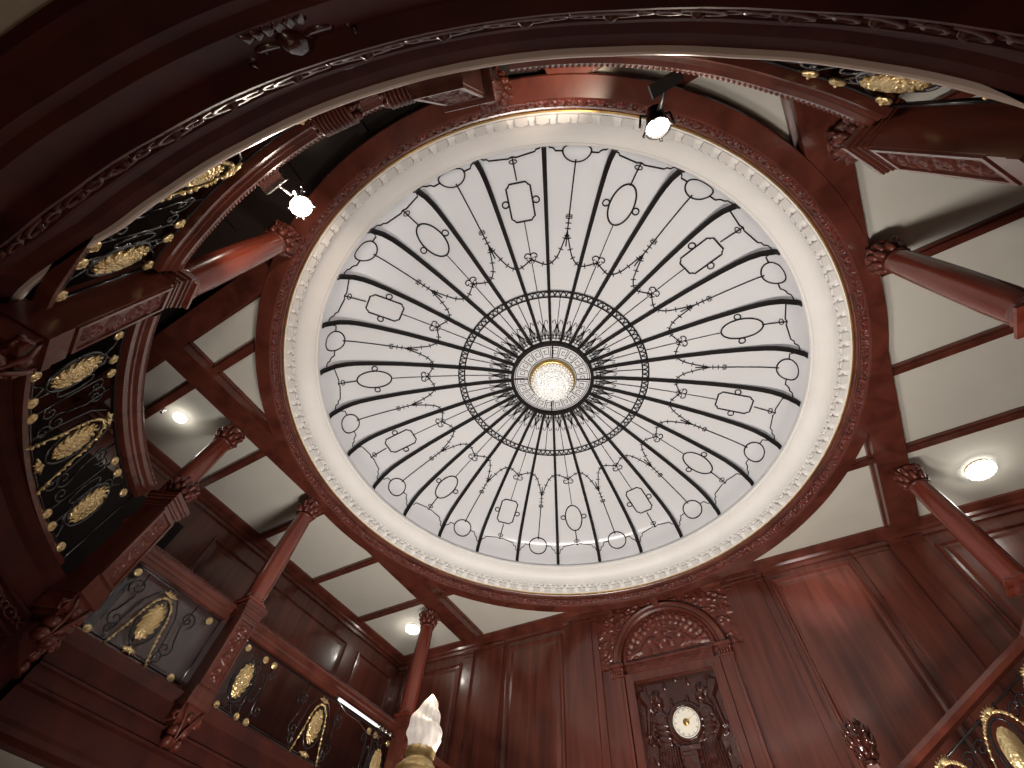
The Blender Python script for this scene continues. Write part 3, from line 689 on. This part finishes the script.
# ------------------------------------------------------------ newels
WORLD[0]=False
NF=scroll_field(.20,.64,21,1.3,.016)
def newel(label,x,y,rz,first=None,finial=False):
    """rz: direction of the carved face's outward normal"""
    t=thing('newel_post',label,'newel post',(x,y,2.2),rz)
    if first:
        for ch in first.children:
            c=ch.copy(); C.objects.link(c); c.parent=t; c.matrix_parent_inverse=Matrix()
    else:
        b=MB(); b.box((0,0,.50),(.255,.255,1.0)); b.box((0,0,.05),(.285,.285,.12)); b.box((0,0,-.03),(.30,.30,.06))
        for fx in (.1275,):
            for (y0,y1,z0,z1) in ((-.124,-.10,.14,.94),(.10,.124,.14,.94),(-.10,.10,.91,.939),(-.10,.10,.141,.17)):
                b.box((fx+.008,(y0+y1)/2,(z0+z1)/2),(.02,y1-y0,z1-z0))
        b.build('shaft',M['wood'],t)
        b=MB(); 
        for z,w,h in ((1.0,.275,.03),(1.04,.29,.05),(1.085,.315,.04),(1.125,.335,.05),(1.155,.31,.02)): b.box((0,0,z),(w,w,h))
        b.build('cap',M['wood_h'],t)
        hfield('carved_panel',M['carve'],t,lambda u,v,d:(.129+d,u,.20+v),.20,.68,34,90,scroll_field(.20,.68,21,1.3,.018))
        b=MB(); b.box((-.02,0,-.13),(.28,.28,.14)); b.box((-.03,0,-.22),(.22,.22,.06))
        for sy in (-1,1):
            for zz in (-.28,-.385): b.ball((.055,sy*.06,zz),(.075,.052,.055),10,7)
            b.tube([(.12,sy*.12,-.12)]+[(.08,sy*(.14+.04*math.cos(q)*(1-q/9)),-.18+.05*math.sin(q)*(1-q/9)) for q in np.linspace(0,6.5,14)],.015,6)
            b.tube([(.13,sy*.11,-.08),(.15,sy*.07,-.17),(.12,sy*.03,-.27),(.07,0,-.42)],.015,6,rs=[.01,.018,.015,.008])
        b.ball((.13,0,-.16),(.025,.04,.04),8,6); b.build('carved_drop',M['carve'],t)
    if finial:
        b=MB(); b.lathe([(.10,1.16),(.12,1.18),(.07,1.20),(.06,1.23),(.10,1.27),(.12,1.33),(.10,1.40),(.06,1.45),(.0,1.47)],n=20)
        for lv,(zz,rr,nn) in enumerate(((1.26,.11,9),(1.33,.13,9),(1.40,.10,7))):
            for i in range(nn):
                a=TAU*i/nn+lv*.35; b.tube([(rr*.8*math.cos(a),rr*.8*math.sin(a),zz-.05),(rr*1.08*math.cos(a),rr*1.08*math.sin(a),zz),(rr*1.25*math.cos(a),rr*1.25*math.sin(a),zz+.045),(rr*1.4*math.cos(a),rr*1.4*math.sin(a),zz+.03)],.02,6,rs=[.02,.035,.025,.01])
        b.build('carved_finial',M['carve'],t)
    return t
n0=newel('carved newel post beneath the thick left column lit orange',-1.44,-4.12,R_(70.7))
for lab,x,y,rz,fi in (('dark carved newel post at the top, seen end on beside the gadrooned rolls',1.42,-4.03,109.3,False),
    ('carved newel post at the left with a leafy finial, below the dark iron balustrade',-3.68,-2.40,33,True),
    ('newel post with pale edged carved panel and leafy finial at the upper right',3.56,-2.42,147,True),
    ('carved newel post at the lower left carrying the slim middle column',-4.40,-.52,0,False),
    ('newel post behind the flame torch under the front left column',-4.36,2.98,0,False),
    ('newel post at the right edge under the long upper right column',4.52,-.55,180,False),
    ('newel post at the right edge under the lower right column',4.36,2.98,180,False),
    ('newel post mostly hidden behind the finialed newel at the left',-4.42,-2.22,0,False)):
    nn_=newel(lab,x,y,R_(rz),n0,fi)
    if x==1.42:
        for c_ in list(nn_.children):
            nm_=c_.name
            if nm_.startswith('carved_drop'): bpy.data.objects.remove(c_)
            if nm_.startswith('shaft'):
                b=MB(); b.box((0,0,.58),(.255,.255,.84))
                for (y0,y1,z0,z1) in ((-.124,-.10,.17,.94),(.10,.124,.17,.94),(-.10,.10,.91,.939),(-.10,.10,.171,.20)): b.box((.1355,(y0+y1)/2,(z0+z1)/2),(.02,y1-y0,z1-z0))
                WORLD[0]=False; q_=b.build('shaft',M['wood'],nn_); WORLD[0]=True; bpy.data.objects.remove(c_)
        WORLD[0]=False
WORLD[0]=False
t=thing('carved_cartouche','dark carved scrolled cartouche on the gallery edge at the top left of centre','carved ornament',(1.17,-4.18,1.7),R_(105.6))
b=MB()
for sy in (-1,1):
    b.tube([(.03,sy*(.10+.08*math.cos(q)*(1-q/9)),.02+.08*math.sin(q)*(1-q/9)) for q in np.linspace(0,7,22)],.018,6)
    b.tube([(.03,sy*.02,.2),(.06,sy*.10,.19),(.07,sy*.17,.12),(.05,sy*.19,.04)],.016,6,rs=[.01,.02,.02,.01])
    for i in range(3): b.tube([(.0,sy*.03*i,-.06),(.02,sy*(.02+.035*i),-.11),(.0,sy*(.02+.045*i),-.16)],.02,6,rs=[.015,.022,.008])
    b.tube([(.02,sy*.17,.20),(.05,sy*.20,.28),(.02,sy*.14,.33)],.016,6,rs=[.018,.016,.008])
b.ball((.03,0,.02),(.05,.055,.09),12,8); b.tube([(.02,-.16,.36),(.05,-.10,.42),(.06,0,.44),(.05,.10,.42),(.02,.16,.36)],.017,6)
b.build('scrollwork',M['relief'],t)
b=MB(); b.box((-.03,0,.05),(.05,.26,.40)); b.box((-.02,0,.33),(.05,.34,.03)); b.build('backing_block',M['fascia'],t)
# ------------------------------------------------------------ columns
def column(label,x,y,rz,first=None,z0=3.36):
    t=thing('column',label,'column',(x,y,z0),rz)
    if first:
        for ch_ in first.children:
            c=ch_.copy(); C.objects.link(c); c.parent=t; c.matrix_parent_inverse=Matrix()
        return t
    b=MB(); H=5.2-z0
    b.lathe([(.138,.10),(.142,.4),(.141,.7),(.136,1.1),(.126,H-.30)],n=28); b.build('shaft',M['column'],t)
    b=MB(); b.box((0,0,.015),(.29,.29,.03)); b.lathe([(.142,.03),(.15,.05),(.145,.07),(.14,.075),(.144,.095),(.138,.11)],n=28); b.build('base',M['column'],t)
    b=MB(); b.lathe([(.116,H-.31),(.135,H-.305),(.135,H-.28),(.118,H-.275),(.12,H-.2),(.15,H-.06),(.175,H-.04)],n=28); b.box((0,0,H-.02),(.27,.27,.04))
    for lv,(zz,rr,nn,hh) in enumerate(((H-.25,.125,8,.10),(H-.17,.13,8,.11))):
        for i in range(nn):
            a=TAU*(i+lv*.5)/nn; ca,sa=math.cos(a),math.sin(a)
            b.tube([(rr*ca,rr*sa,zz),((rr+.012)*ca,(rr+.012)*sa,zz+hh*.6),((rr+.045)*ca,(rr+.045)*sa,zz+hh),((rr+.06)*ca,(rr+.06)*sa,zz+hh*.82)],.03,6,rs=[.03,.038,.028,.012])
    for i in range(4):
        a=PI/4+i*PI/2; ca,sa=math.cos(a),math.sin(a)
        b.tube([((.14+.0)*ca,.14*sa,H-.12)]+[((.175+.03*math.cos(q)*(1-q/10))*ca,(.175+.03*math.cos(q)*(1-q/10))*sa,H-.07+.035*math.sin(q)*(1-q/10)) for q in np.linspace(2.5,-5,12)],.015,6)
        a=i*PI/2; b.ball((.145*math.cos(a),.145*math.sin(a),H-.04),.024,8,5)
    b.build('capital',M['carve'],t); return t
c0=column('thick looking column lit orange at the upper left, beside a spotlight',-1.47,-4.06,R_(70))
for lab,x,y in (('column whose bright orange capital alone shows at the top of the ring',1.42,-4.06),('slim column at the left near a small round ceiling light',-4.40,-2.32),('slim column at the lower left standing on the carved newel',-4.38,-.56),
    ('column rising behind the flame torch to the front left corner',-4.32,2.90),('long column at the upper right with leafy capital on the ring',4.38,-.58),('lower right column near the crystal ceiling light',4.22,2.92),('column at the upper right of which only the leafy capital shows behind the newel finial',4.25,-1.95)):
    column(lab,x,y,0,c0)
WORLD[0]=True
# gadrooned rolls beside the rear newel
for i,(ac,lab) in enumerate(((280.2,'gadrooned dark wooden roll under the top handrail, farther from the newel'),(286.0,'gadrooned dark wooden roll under the top handrail, touching the newel'))):
    t=thing('gadrooned_roll',lab,'carved ornament',(4.16*math.cos(R_(ac)),4.16*math.sin(R_(ac)),2.80))
    b=MB(); T=arcT(4.24,ac); ctr=Vector(T(0,2.80,.0)); tz=Vector((-math.sin(R_(ac)),math.cos(R_(ac)),0)); ax=Matrix((tz.cross(Vector((0,0,1))),Vector((0,0,1)),tz)).transposed()
    n=9
    for j in range(n): 
        o=(j-(n-1)/2)*.024; b.lathe([(.055,-.013),(.083,-.006),(.086,0),(.083,.006),(.055,.013)],ctr+tz*o,16,ax=ax)
    b.build('fluted_barrel',M['carve'],t)
    for sg in (-1,1):
        b=MB()
        for j in range(7): a=TAU*j/7; b.ball(ctr+tz*(sg*.12)+ax@Vector((.055*math.cos(a),.055*math.sin(a),0)),.024,6,4)
        b.ball(ctr+tz*(sg*.13),.03,8,5); b.build('rosette_end',M['carve'],t)
# ------------------------------------------------------------ stair rail on right (and left)
def stair_rail(sx,label,label2,label3):
    t=thing('stair_balustrade',label,'stair rail',(sx*3.1,3.0,1.9))
    P=[(4.14,3.20),(4.0,3.08),(3.86,2.93),(3.5,2.74),(2.25,2.06),(2.08,1.97)]
    prof=[(-.07,0),(.07,0),(.085,.05),(.06,.10),(-.06,.10),(-.085,.05)]
    def ext(name,P,prof,m):
        b=MB(); V=[]; n=len(prof)
        for x,z in P:
            for a,c in prof: V.append((sx*x,3.0+a,z-.1+c))
        F=[(i*n+k,i*n+(k+1)%n,(i+1)*n+(k+1)%n,(i+1)*n+k) for i in range(len(P)-1) for k in range(n)]+[tuple(range(n)),tuple((len(P)-1)*n+k for k in range(n-1,-1,-1))]
        b.add(V,F); return recalc(b.build(name,M[m],t))
    ext('handrail',P,prof,'wood_h'); ext('stringer',[(x,z-.82) for x,z in ((4.14,3.06),(2.08,1.92))],[(-.06,-.22),(.06,-.22),(.06,.06),(-.06,.06)],'wood')
    b=MB(); T=lambda s,h,d:(sx*(2.1+s),3.0-d,1.92+s*.545-.82+h)
    for h in (.08,.68): b.tube([T(0,h,0),T(2.04,h,0)],.011,5)
    for s in np.arange(.1,2.0,.21): b.tube([T(s,.06,0),T(s,.7,0)],.009,5)
    for s in (.45,1.05,1.6): 
        b.tube([T(s+.14*math.cos(q),.38+.24*math.sin(q),0) for q in np.linspace(0,TAU,24,endpoint=False)],.012,5,True)
        for g in (-1,1): b.tube([T(s+g*x,y,0) for x,y in spir(.22,.55,.07,0,1.3)],.009,5)
    b.build('iron_grille',M['iron'],t)
    for s in (.45,1.05,1.6):
        b=MB(); V=[T(s,.38,.05)]
        for i in range(1,4):
            for j in range(16): q=TAU*j/16; f=i/3; V.append(T(s+.095*f*math.cos(q),.38+.18*f*math.sin(q),.04*(1-f*f)+.004))
        F=[(0,1+j,1+(j+1)%16) for j in range(16)]+[(1+i*16+j,17+i*16+j,17+i*16+(j+1)%16,1+i*16+(j+1)%16) for i in range(2) for j in range(16)]
        b.add(V,F,True); b.build('medallion',M['gold'],t)
        b=MB()
        for i in range(26):
            x=-.24+.48*i/25; y=.08+.58*math.sqrt(max(0,1-(x/.245)**2))**.8; b.ball(T(s+x,y,.02),(.016,.012,.018),5,4)
        b.tube([T(s-.24+.48*i/25,.08+.58*math.sqrt(max(0,1-((-.24+.48*i/25)/.245)**2))**.8,.02) for i in range(26)],.007,4)
        b.build('garland',M['gold'],t)
        b=MB()
        for i in range(7): q=PI*i/6; b.tube([T(s,.66,.02),T(s+.08*math.cos(q),.67+.05*math.sin(q),.02)],.01,5,rs=[.016,.008])
        b.build('palmette',M['gold'],t)
    q=thing('stair_newel',label2,'newel post',(sx*1.98,2.76,ZF))
    b=MB(); b.box((sx*1.98,2.76,.12),(.2,.2,3.34)); b.box((sx*1.98,2.76,1.80),(.24,.24,.05)); b.box((sx*1.98,2.76,1.9),(.1,.1,.18)); b.build('shaft',M['wood'],q)
    b=MB(); cz=1.98; c=(sx*1.98,2.76,cz)
    b.lathe([(.05,0),(.07,.02),(.045,.05),(.04,.07),(.085,.12),(.105,.19),(.11,.25),(.09,.31),(.05,.35),(.0,.37)],c,18)
    for lv,(zz,rr,nn) in enumerate(((.10,.07,8),(.19,.10,9),(.28,.095,8),(.34,.06,6))):
        for i in range(nn):
            a=TAU*i/nn+lv*.4; ca,sa=math.cos(a),math.sin(a)
            b.tube([(c[0]+rr*.8*ca,c[1]+rr*.8*sa,cz+zz-.04),(c[0]+rr*1.1*ca,c[1]+rr*1.1*sa,cz+zz),(c[0]+rr*1.3*ca,c[1]+rr*1.3*sa,cz+zz+.045)],.02,6,rs=[.02,.03,.009])
    b.build('carved_finial',M['relief'],q)
stair_rail(1,'sloping stair rail with gilt swags at the bottom right corner','stair newel with dark carved leafy finial on the right of the clock','')
stair_rail(-1,'sloping stair rail below the front left column, hidden by the torch','stair newel whose dark finial just shows at the bottom, left of the clock','')
# ------------------------------------------------------------ LED tube under rail
t=thing('tube_light','bright white tube lamp with wiring fixed below the long lower left handrail','lamp',(-4.6,2.1,3.12))
b=MB(); b.tube([(-4.44,1.50,3.09),(-4.44,2.42,3.09)],.02,10); b.build('tube',M['tube'],t)
b=MB(); b.box((-4.47,1.96,3.115),(.05,1.0,.02)); 
for y in (2.46,2.54,2.62,2.74): b.tube([(-4.44,y,3.09),(-4.44,y+.03,3.09)],.034,10)
b.tube([(-4.44,2.4,3.09),(-4.44,2.85,3.09)],.014,8); b.build('bracket',M['steel'],t)
b=MB(); b.tube([(-4.45,1.52,3.07),(-4.45,1.75,2.99),(-4.45,2.0,3.0),(-4.45,2.3,2.93),(-4.45,2.55,3.0),(-4.45,2.75,2.95)],.006,5); b.build('wire',M['steel'],t)
# ------------------------------------------------------------ lamps
def light(name,kind,loc,energy,color=(1,.9,.78),size=.1,direction=None,angle=None,blend=.4,parent=None):
    ld=bpy.data.lights.new(name,kind); ld.energy=energy; ld.color=color
    if kind=='AREA': ld.size=size
    else: ld.shadow_soft_size=size
    if kind=='SPOT': ld.spot_size=angle; ld.spot_blend=blend
    o=bpy.data.objects.new(name,ld); C.objects.link(o); o.location=loc
    if direction: o.rotation_euler=Vector(direction).to_track_quat('-Z','Y').to_euler()
    if parent: o.parent=parent; o.matrix_parent_inverse=Matrix.Translation(parent.location).inverted()
    return o
CAMP=Vector((1.742,-3.537,0))
def spotlight(label,mount,lens,mm='black',aim=None,e1=25,e2=10,up=None):
    t=thing('spotlight',label,'spotlight',mount)
    m0=Vector(mount); l0=Vector(lens); d=(Vector(aim)-l0).normalized(); ax=d.to_track_quat('Z','Y').to_matrix()
    b=MB(); b.box(m0+Vector((0,0,.0)),(.2,.08,.05)); b.tube([m0,(m0+l0)/2+Vector((0,0,.03)),l0-d*.1],.015,6); b.build('clamp',M[mm],t)
    b=MB(); side=ax@Vector((1,0,0)); b.tube([l0-d*.1+side*.0,l0-d*.13+side*.10,l0-d*.02+side*.115],.01,5); b.tube([l0-d*.1,l0-d*.13-side*.10,l0-d*.02-side*.115],.01,5); b.build('yoke',M[mm],t)
    b=MB(); b.lathe([(.04,-.17),(.06,-.15),(.07,-.05),(.088,0),(.09,.012),(.08,.012),(.074,-.005)],l0,20,ax=ax)
    for q in range(4):
        a=q*PI/2+.4; b.tube([l0+ax@Vector((.08*math.cos(a),.08*math.sin(a),0)),l0+ax@Vector((.10*math.cos(a),.10*math.sin(a),.03))],.012,5)
    b.build('housing',M[mm],t)
    b=MB(); b.lathe([(.075,-.002),(.06,.012),(.04,.02),(0,.024)],l0,20,ax=ax); b.build('lens',M['lens'],t)
    light('spot_beam','SPOT',l0+d*.05,e1,(1,.88,.74),.08,d,R_(110),.6,t)
    if e2: light('spot_glow','POINT',l0+d*.16,e2*.5,(1,.8,.62),.06,parent=t)
    if up: light('added_spill','SPOT',l0-d*.19,up[0],(1,.8,.62),.05,Vector(up[1])-l0,R_(up[2]),.8,t)  # added beam behind the housing, brightens the ring and column
    return t
spotlight('black spotlight clamped to the top handrail against the red ring',(2.50,-3.36,3.40),(2.40,-3.14,3.56),'black',(1.3,-.6,0),60,22,(230,(1.95,-3.95,5.2),46))
spotlight('spotlight with bright metal bracket at the upper left, beside the orange column',(-.16,-4.22,3.41),(-.20,-4.02,3.60),'steel',(1.2,-1.6,0),60,16,(90,(-1.7,-3.7,4.7),80))
spotlight('spotlight glimpsed through the iron balustrade at the upper left',(-.85,-5.05,5.30),(-.84,-4.95,5.05),'steel',(1.7,-3.5,0),15,3)
def flush(label,x,y,k=1,e=6):
    t=thing('ceiling_light',label,'ceiling light',(x,y,5.4))
    b=MB(); b.lathe([(k*r,5.4-k*z) for r,z in ((.13,0),(.135,.015),(.12,.025))],(x,y,0),28); b.build('base_ring',M['goldp'],t)
    b=MB(); b.lathe([(k*r,5.4-k*z) for r,z in ((.14,.025),(.15,.05),(.135,.08),(.09,.105),(.03,.115),(0,.125))],(x,y,0),32,flute=16,amp=.04); b.build('crystal_shade',M['crystal2'],t)
    light('bulb_glow','POINT',(x,y,5.20),e,(1,.93,.82),.05,parent=t)
flush('small round crystal ceiling light at the left beside a sprinkler',-5.17,-2.90,.68,3.5); flush('crystal ceiling light above the front left column',-5.20,3.40,1.05); flush('large looking crystal ceiling light at the right edge',5.22,3.52,1.25,8)
b=MB(); b.lathe([(.035,5.4),(.03,5.37),(.01,5.365),(.01,5.33),(.025,5.328),(.025,5.32),(0,5.318)],(-5.30,-3.12,0),12); tag(b.build('sprinkler',M['steel']),'tiny metal fire sprinkler on the cream ceiling by the left light','sprinkler')
# flame torch
t=thing('flame_torch','brass torch lamp with frosted glass flame shade standing at the bottom','lamp',(0.0,-1.62,ZF))
LX,LY=.025,-1.56
b=MB(); n=72; V=[];F=[]; lv=np.linspace(0,1,34)
for j,t_ in enumerate(lv):
    z=.868+.25*t_; r=float(np.interp(t_,[0,.08,.25,.42,.58,.64,.78,.84,.95,1],[.055,.068,.079,.078,.066,.060,.040,.033,.014,.003]))
    for i in range(n):
        a=TAU*i/n; q=1+.055*math.sin(13*a+5*t_)+.04*math.sin(7*a-5*t_+1)+.075*math.sin(t_*21+2.2*a)*min(1,t_*3)
        V.append((LX+r*q*math.cos(a)+.008*math.sin(t_*9),LY+r*q*math.sin(a),z))
for j in range(33):
    for i in range(n): F.append((j*n+i,j*n+(i+1)%n,(j+1)*n+(i+1)%n,(j+1)*n+i))
F.append(tuple(33*n+i for i in range(n)))
b.add(V,F,True); b.build('flame_shade',M['flame'],t)
b=MB(); b.lathe([(0.02,.60),(.035,.66),(.05,.72),(.085,.76),(.10,.785),(.102,.80),(.085,.815),(.07,.83),(.062,.84),(.068,.85),(.072,.87),(.064,.885)],(LX,LY,0),36,flute=12,amp=.025); b.build('brass_cup',M['brass'],t)
b=MB(); b.lathe([(.03,.0),(.022,.2),(.03,.4),(.022,.6)],(LX,LY,0),16); b.build('stem',M['brass'],t)
b=MB(); b.lathe([(.26,ZF),(.26,ZF+.1),(.17,ZF+.16),(.15,-.35),(.2,-.28),(.2,-.2),(.10,-.15),(.06,-.02),(.04,.02)],(LX,LY,0),28); b.build('pedestal',M['wood_h'],t)
light('torch_glow','POINT',(LX,LY,1.22),6,(1,.78,.55),.05,parent=None)
light('wall_patch_fill','SPOT',(2.40,-3.10,3.72),2600,(1,.93,.9),.05,Vector((2.6,4.45,4.72))-Vector((2.40,-3.10,3.72)),R_(11.5),1.0)  # added spot, throws a pale patch on the panel right of the clock
light('fill_uplight','SPOT',(0,-.6,.3),420,(1,.95,.9),.4,(-.05,-.12,1),R_(125),.8)  # added upward fill without a fixture, brightens dome and cornice
# added fill lights low in the stair well, without any fixtures
for x,y,z,e,tx,ty,tz in ((-.8,-1.0,-.9,900,-2.0,4.0,5.2),(1.0,-1.0,-.9,1150,1.9,4.0,5.2)):
    light('hall_fill','SPOT',(x,y,z),e,(1,.92,.84),.35,(tx-x,ty-y,tz-z),R_(150),.9)
light('hall_fill','POINT',(0,2.2,-.6),20,(1,.8,.62),.35)
light('hall_fill','POINT',(1.0,-2.4,-.9),24,(1,.86,.72),.3)
# ------------------------------------------------------------ camera
ZX,ZY,F_=546,125,438
zc=np.array([ZX-512,-(ZY-384),F_],float); zc/=np.linalg.norm(zc)
fw=np.array([0,0,1.])-zc*zc[2]; fw/=np.linalg.norm(fw); rt=np.cross(fw,zc)
if rt[0]<0: rt=-rt
ph=R_(53.5); Xd=math.sin(ph)*rt-math.cos(ph)*fw; Yd=math.cos(ph)*rt+math.sin(ph)*fw
Rm=np.stack([Xd,Yd,zc],1)   # cam<-world
right,up,back=Rm[0],Rm[1],-Rm[2]
cd=bpy.data.cameras.new('camera'); cam=bpy.data.objects.new('camera',cd); C.objects.link(cam)
cam.matrix_world=Matrix(((right[0],up[0],back[0],CAMP.x),(right[1],up[1],back[1],CAMP.y),(right[2],up[2],back[2],CAMP.z),(0,0,0,1)))
cd.sensor_width=36; cd.lens=36*F_/1024; cd.clip_start=.02
bpy.context.scene.camera=cam
w=bpy.data.worlds.new('world'); bpy.context.scene.world=w; w.use_nodes=True; w.node_tree.nodes['Background'].inputs[0].default_value=(.02,.018,.016,1); w.node_tree.nodes['Background'].inputs[1].default_value=.3
vs=bpy.context.scene.view_settings; vs.view_transform='Standard'; vs.look='None'; vs.gamma=1; vs.exposure=-.1; vs.use_curve_mapping=False
